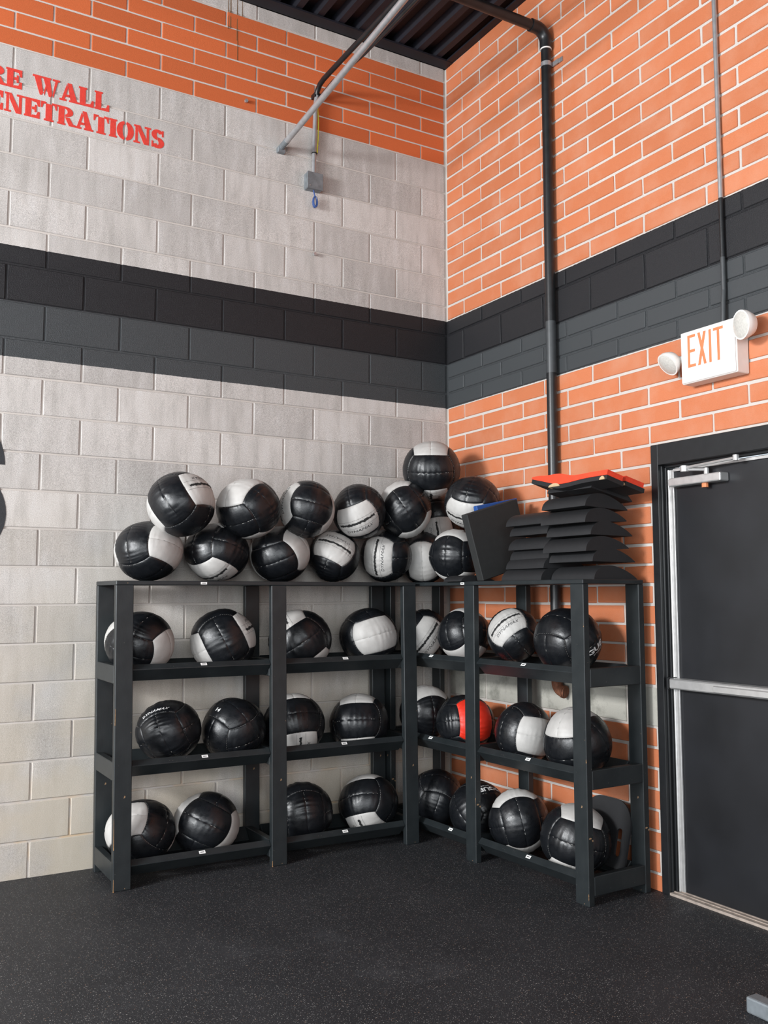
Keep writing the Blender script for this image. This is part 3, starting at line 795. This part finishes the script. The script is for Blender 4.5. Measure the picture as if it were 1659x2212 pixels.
# leaning slab, blue pad
def slab(name, m, x0, y0, z0, ang, L, H, T, label, cat):
    o = MB().box(0, L, 0, T, 0, H).obj(name, m, None, bevel=.004)
    o.location = (x0, y0, z0); o.rotation_euler = (0, -math.radians(ang), 0); tag(o, label, cat); return o
slab('foam_block', M_FOAMB, -.44, -.990, ZT+.001, 16.5, .37, .385, .058, 'charcoal rectangular foam block leaning on edge beside the mats', 'foam block')
c1 = un(1024, 1099, 1, -.915)
slab('blue_pad', M_BLUE, float(c1[0])+.090, -.925, ZT+.036, 11.5, .30, float(c1[2])-ZT-.012, .035, 'blue pad peeking out behind the leaning foam block', 'pad')
o = inst('foam_mat', mm, None, (-.53, -.905, ZT), (0,0,math.radians(4))); o.scale = (.9,.5,.5)
tag(o, 'small black foam mat end poking out between a ball and the leaning block', 'foam mat')
# red topped pads across the stack
def red_pad(loc, rz, tilt, L, D, label):
    r = empty('red_pad', loc, rz); tag(r, label, 'foam pad', 'red topped foam pads')
    r.rotation_euler = (0, tilt, rz)
    n = 24; th = []
    for i in range(n+1):
        a = i/n; h = .026+.030*math.exp(-((a-.62)/.16)**2)-.016*max(0, (a-.85)/.15)**2
        th.append((a*L, h))
    lo = [(y, .040*max(0,(y/L-.62)/.38)**1.3-.012*math.exp(-((y/L-.55)/.2)**2)) for y, h in th]
    base = [(y, z+.008) for y, z in lo]+[(y, z+.030) for y, z in reversed(lo)]
    MB().prism(base, lambda y, z: (0, y, z), lambda y, z: (D, y, z)).obj('black_base', M_FOAM, r, smooth=True)
    cov = [(y, z+.0305) for y, z in lo]+[(y, z+.0305+h) for (y, h), (_, z) in reversed(list(zip(th, lo)))]
    MB().prism(cov, lambda y, z: (-.003, y, z), lambda y, z: (D-.01, y, z)).obj('red_cover', M_REDF, r, smooth=True)
    for yy, w in ((.66*L, .085), (.05*L, .035)):
        pts = [(yy+w*math.cos(a)*.5, .008+.018*math.sin(a)) for a in [math.pi*k/10 for k in range(11)]]
        MB().prism([(y, z) for y, z in pts], lambda y, z: (-.005, y, z), lambda y, z: (.02, y, z)).obj('tan_insert', M_TAN, r)
    return r
red_pad((-.415, -1.945, 1.995), 0.0, math.radians(15), .57, .11, 'curved red topped black pad lying across the top of the mat stack')
red_pad((-.275, -1.925, 1.975), math.radians(0), math.radians(14), .36, .13, 'second red topped black pad lying behind on the mat stack near the wall')
# rounded board with a slot behind the bottom right ball
def rounded(y0, y1, z0, z1, r, n=8):
    P = []
    for cy, cz, a0 in ((y1-r,z1-r,0),(y0+r,z1-r,90)):
        P += [(cy+r*math.cos(math.radians(a0+90*k/n)), cz+r*math.sin(math.radians(a0+90*k/n))) for k in range(n+1)]
    return P+[(y0,z0),(y1,z0)]
bo = rounded(-.17, .17, 0, .33, .12)
bm = bmesh.new()
outer = [bm.verts.new((0, y, z)) for y, z in bo]
hole_pts = [(-.105+.019*math.cos(math.radians(a)), (.075 if 180 <= a <= 360 else .175)+.019*math.sin(math.radians(a))) for a in range(0, 360, 30)]
inner = [bm.verts.new((0, y, z)) for y, z in hole_pts]
e1 = [bm.edges.new((outer[i], outer[(i+1) % len(outer)])) for i in range(len(outer))]
e2 = [bm.edges.new((inner[i], inner[(i+1) % len(inner)])) for i in range(len(inner))]
bmesh.ops.triangle_fill(bm, use_beauty=True, edges=e1+e2)
ge = bmesh.ops.extrude_face_region(bm, geom=list(bm.faces))
bmesh.ops.translate(bm, verts=[q for q in ge['geom'] if isinstance(q, bmesh.types.BMVert)], vec=(.011, 0, 0))
bmesh.ops.recalc_face_normals(bm, faces=bm.faces)
me = bpy.data.meshes.new('slotted_board'); bm.to_mesh(me); bm.free(); me.materials.append(M_FOAM)
o = inst('slotted_board', me, None, (-.155, -1.565, .095), (0, math.radians(14), 0))
tag(o, 'black rounded board with a slot handle leaning behind the bottom right ball', 'board')

# ---------------------------------------------------------------- pipes, conduits, exit sign
PX, PY = -.041, -1.132
pp = empty('drain_pipe', (PX, PY, .95)); tag(pp, 'black vertical pipe with elbows running down the orange wall', 'pipe')
def wpart(name, m, mb, par, **k):
    o = mb.obj(name, m, par, **k); o.matrix_parent_inverse = par.matrix_basis.inverted(); return o
R0 = .030
wpart('pipe_section', M_PIPE, MB().tube([(PX,PY,3.035),(PX,PY,4.70)], R0, 20), pp, smooth=True)
wpart('pipe_section', M_PIPEG, MB().tube([(PX,PY,2.73),(PX,PY,3.035)], R0+.0003, 20), pp, smooth=True)['label'] = 'charcoal painted pipe section'
wpart('pipe_section', M_PIPE, MB().tube([(PX,PY,1.00),(PX,PY,2.73)], R0, 20), pp, smooth=True)
ez = 4.74; pts = [(PX-.075*(1-math.cos(a)), PY, ez+.075*math.sin(a)) for a in [math.pi/2*k/8 for k in range(9)]]
wpart('elbow', M_PIPE, MB().tube([(PX,PY,ez-.04)]+pts+[(PX-.115,PY,ez+.075)], .037, 20), pp, smooth=True)
wpart('pipe_section', M_PIPE, MB().tube([(PX-.10,PY,ez+.075),(-8.9,PY,ez+.075)], R0, 20), pp, smooth=True)
wpart('joint_ring', M_WPLAS, MB().tube([(PX,PY,ez-.048),(PX,PY,ez-.041)], .034, 20), pp)
wpart('joint_ring', M_WPLAS, MB().tube([(PX,PY,.996),(PX,PY,1.004)], .033, 20), pp)
mb = MB(); mb.tube([(PX,PY,4.585),(PX,PY,4.612)], .0325, 20); mb.box(-.014,-.004,PY-.075,PY-.022,4.585,4.612); mb.box(-.008,-.003,PY-.105,PY-.06,4.585,4.612)
wpart('strap', M_STEEL, mb, pp)
pts = [(PX, PY-.05*(1-math.cos(a)), .965-.05*math.sin(a)) for a in [math.pi/2*k/7 for k in range(8)]]
mb = MB(); mb.tube([(PX,PY,.997),(PX,PY,.985)], .037, 20); mb.tube([(PX,PY,.995)]+pts+[(PX+.004,PY-.056,.914)], .031, 20); mb.tube([(PX+.002,PY-.046,.915),(PX+.004,PY-.060,.913)], .036, 20)
wpart('rusty_elbow', M_RUST, mb, pp, smooth=True)['label'] = 'rusty brown iron elbow'

ex = empty('conduit', (-.02, -2.335, 2.70)); tag(ex, 'thin metal conduit running down the orange wall to the exit sign', 'conduit')
wpart('conduit_section', M_STEEL, MB().tube([(-.016,-2.335,3.328),(-.016,-2.335,5.15)], .0115, 12), ex, smooth=True)
wpart('conduit_section', M_PIPE, MB().tube([(-.016,-2.335,3.04),(-.016,-2.335,3.328)], .0118, 12), ex, smooth=True)
wpart('conduit_section', M_PIPEG, MB().tube([(-.016,-2.335,2.88),(-.016,-2.335,3.04)], .0118, 12), ex, smooth=True)
wpart('conduit_section', M_PIPEG, MB().tube([(-.016,-2.335,2.88),(-.022,-2.335,2.83),(-.026,-2.333,2.715)], .0118, 12), ex, smooth=True)

SG = empty('exit_sign', (0, -2.29, 2.455)); tag(SG, 'white exit sign with red letters and two lamp heads above the door', 'exit sign')
Y0, Y1, Z0, Z1 = -2.130, -2.450, 2.458, 2.712
wpart('housing', M_WPLAS, MB().box(-.085, -.001, Y1, Y0, Z0, Z1), SG, bevel=.006, seg=2)
fp = MB().box(-.092, -.0855, Y1+.004, Y0-.004, Z0+.004, Z1-.004); wpart('face_plate', M_WPLAS, fp, SG, bevel=.003)
def exl(polys):
    mb = MB()
    for i, poly in enumerate(polys): mb.prism(poly, lambda y, z: (-.0915, y, z), lambda y, z: (-.0930-.0004*i, y, z))
    wpart('letter', M_EXIT, mb, SG)
zb, zt = 2.532, 2.688
def rr(ya, yb, za, zb_): return [(ya,za),(yb,za),(yb,zb_),(ya,zb_)]
b_ = .0135
ye = -2.176; exl([rr(ye, ye-b_, zb, zt), rr(ye-b_, ye-.047, zt-b_, zt), rr(ye-b_, ye-.043, (zb+zt)/2-b_/2, (zb+zt)/2+b_/2), rr(ye-b_, ye-.047, zb, zb+b_)])
yx = -2.236; w_ = .050; exl([[(yx,zt),(yx-.015,zt),(yx-w_,zb),(yx-w_+.015,zb)], [(yx-w_,zt),(yx-w_+.015,zt),(yx,zb),(yx-.015,zb)]])
yi = -2.302; exl([rr(yi, yi-b_, zb, zt)])
yt = -2.328; exl([rr(yt, yt-.056, zt-b_, zt), rr(yt-.0213, yt-.0347, zb, zt-b_)])
def lamp(c, d, r, arm):
    d = Vector(d).normalized(); Mx = Matrix.Translation(c) @ d.to_track_quat('Z','Y').to_matrix().to_4x4()
    o = wpart('lamp_head', M_WPLAS, MB().lathe([(r*.35,-r*.85),(r*.72,-r*.62),(r*.95,-r*.2),(r,0),(r,.012),(r*.9,.012)], 28, Mx), SG, smooth=True)
    l = MB().lathe([(r*.9,.0122),(r*.6,.020),(r*.2,.023)], 28, Mx).obj('lens', M_LENS, o, smooth=True); l.matrix_parent_inverse = Matrix.Identity(4)
    wpart('lamp_arm', M_WPLAS, MB().tube([arm, tuple(Vector(c)-d*r*.5)], .018, 12), SG, smooth=True)
lamp((-.115, -2.512, 2.655), (-.88, .30, -.10), .066, (-.045, -2.45, 2.63))
lamp((-.105, -2.070, 2.575), (-.75, .20, -.62), .060, (-.045, -2.13, 2.59))

po = empty('steel_pole', (-1.26, 0, 4.259)); tag(po, 'silver pole sticking out of the block wall below the orange bricks', 'pole')
wpart('tube', M_STEEL, MB().tube([(-1.26,-.10,4.268),(-1.26,-3.6,4.575)], .0185, 16), po, smooth=True)
mb = MB(); mb.tube([(-1.26,.004,4.259),(-1.26,-.11,4.269)], .0195, 14); mb.box(-1.285,-1.235,-.03,.004,4.225,4.262); wpart('clamp', M_BOX, mb, po, bevel=.003)

cb = empty('junction_box', (-1.038, 0, 4.02)); tag(cb, 'small grey steel junction box with conduit on the block wall', 'junction box')
wpart('box', M_BOX, MB().box(-1.092,-.984,-.05,.004,4.028,4.135), cb, bevel=.004)
wpart('cover', M_BOX, MB().box(-1.094,-.982,-.055,-.0505,4.026,4.137), cb, bevel=.002)
wpart('screw', M_STEEL, MB().tube([(-1.075,-.055,4.045),(-1.075,-.058,4.045)], .004, 8), cb)
wpart('conduit_pipe', M_STEEL, MB().tube([(-1.036,-.026,4.137),(-1.034,-.026,4.30),(-1.028,-.030,4.60),(-1.024,-.04,4.665)], .0145, 14), cb, smooth=True)
for z in (4.275, 4.575): wpart('tie', M_LACE, MB().tube([(-1.033,-.027,z-.003),(-1.033,-.027,z+.003)], .0185, 12), cb)
wpart('ground_wire', M_YEL, MB().tube([(-1.015,-.030,4.28),(-1.008,-.030,4.38),(-1.006,-.030,4.50),(-1.014,-.032,4.58)], .0045, 8), cb, smooth=True)
pts = []
for k in range(25):
    a = 2*math.pi*k/12; pts.append((-1.028+.014*math.sin(a)+.004*k/25, -.028+.006*math.sin(a*.5), 3.955+.036*math.cos(a)))
wpart('wire_loop', M_BWIRE, MB().tube([(-1.038,-.028,4.03)]+pts, .0045, 6), cb, smooth=True)
bc = empty('black_conduit', (-1.024, -.04, 4.66)); tag(bc, 'black conduit bending out of the block wall up under the roof deck', 'conduit')
wpart('conduit_pipe', M_PIPE, MB().tube([(-1.024,-.035,4.655),(-1.024,-.048,4.685),(-1.024,-.085,4.712),(-1.024,-.14,4.722),(-1.024,-3.6,4.745)], .0165, 14), bc, smooth=True)
wpart('cable', M_PIPE, MB().tube([(-1.00,-.05,4.655),(-1.00,-.22,4.672),(-.985,-.6,4.66),(-.98,-3.6,4.70)], .010, 10), bc, smooth=True)
mb = MB(); mb.box(-1.045,-.995,-.05,.003,4.645,4.675); wpart('bracket', M_PIPE, mb, bc, bevel=.003)

def bolt(loc, label):
    mb = MB().tube([(0,.004,0),(0,-.02,0)], .006, 10); mb.tube([(0,-.012,0),(0,-.022,0)], .012, 6)
    o = mb.obj('wall_bolt', M_STEEL, None); o.location = loc; tag(o, label, 'bolt', 'bolts left in the wall')
bolt((-1.497, 0, 4.505), 'small steel bolt in an orange brick near the lettering side')
bolt((-1.019, 0, 3.618), 'small shiny bolt in the grey blocks below the junction box')

sb = MB().box(-.755, -.697, -3.9, -2.924, 0.0, .056).obj('steel_bar', M_BAR, None, bevel=.007, seg=2)
tag(sb, 'grey square steel bar lying on the rubber floor in front of the door', 'steel bar')
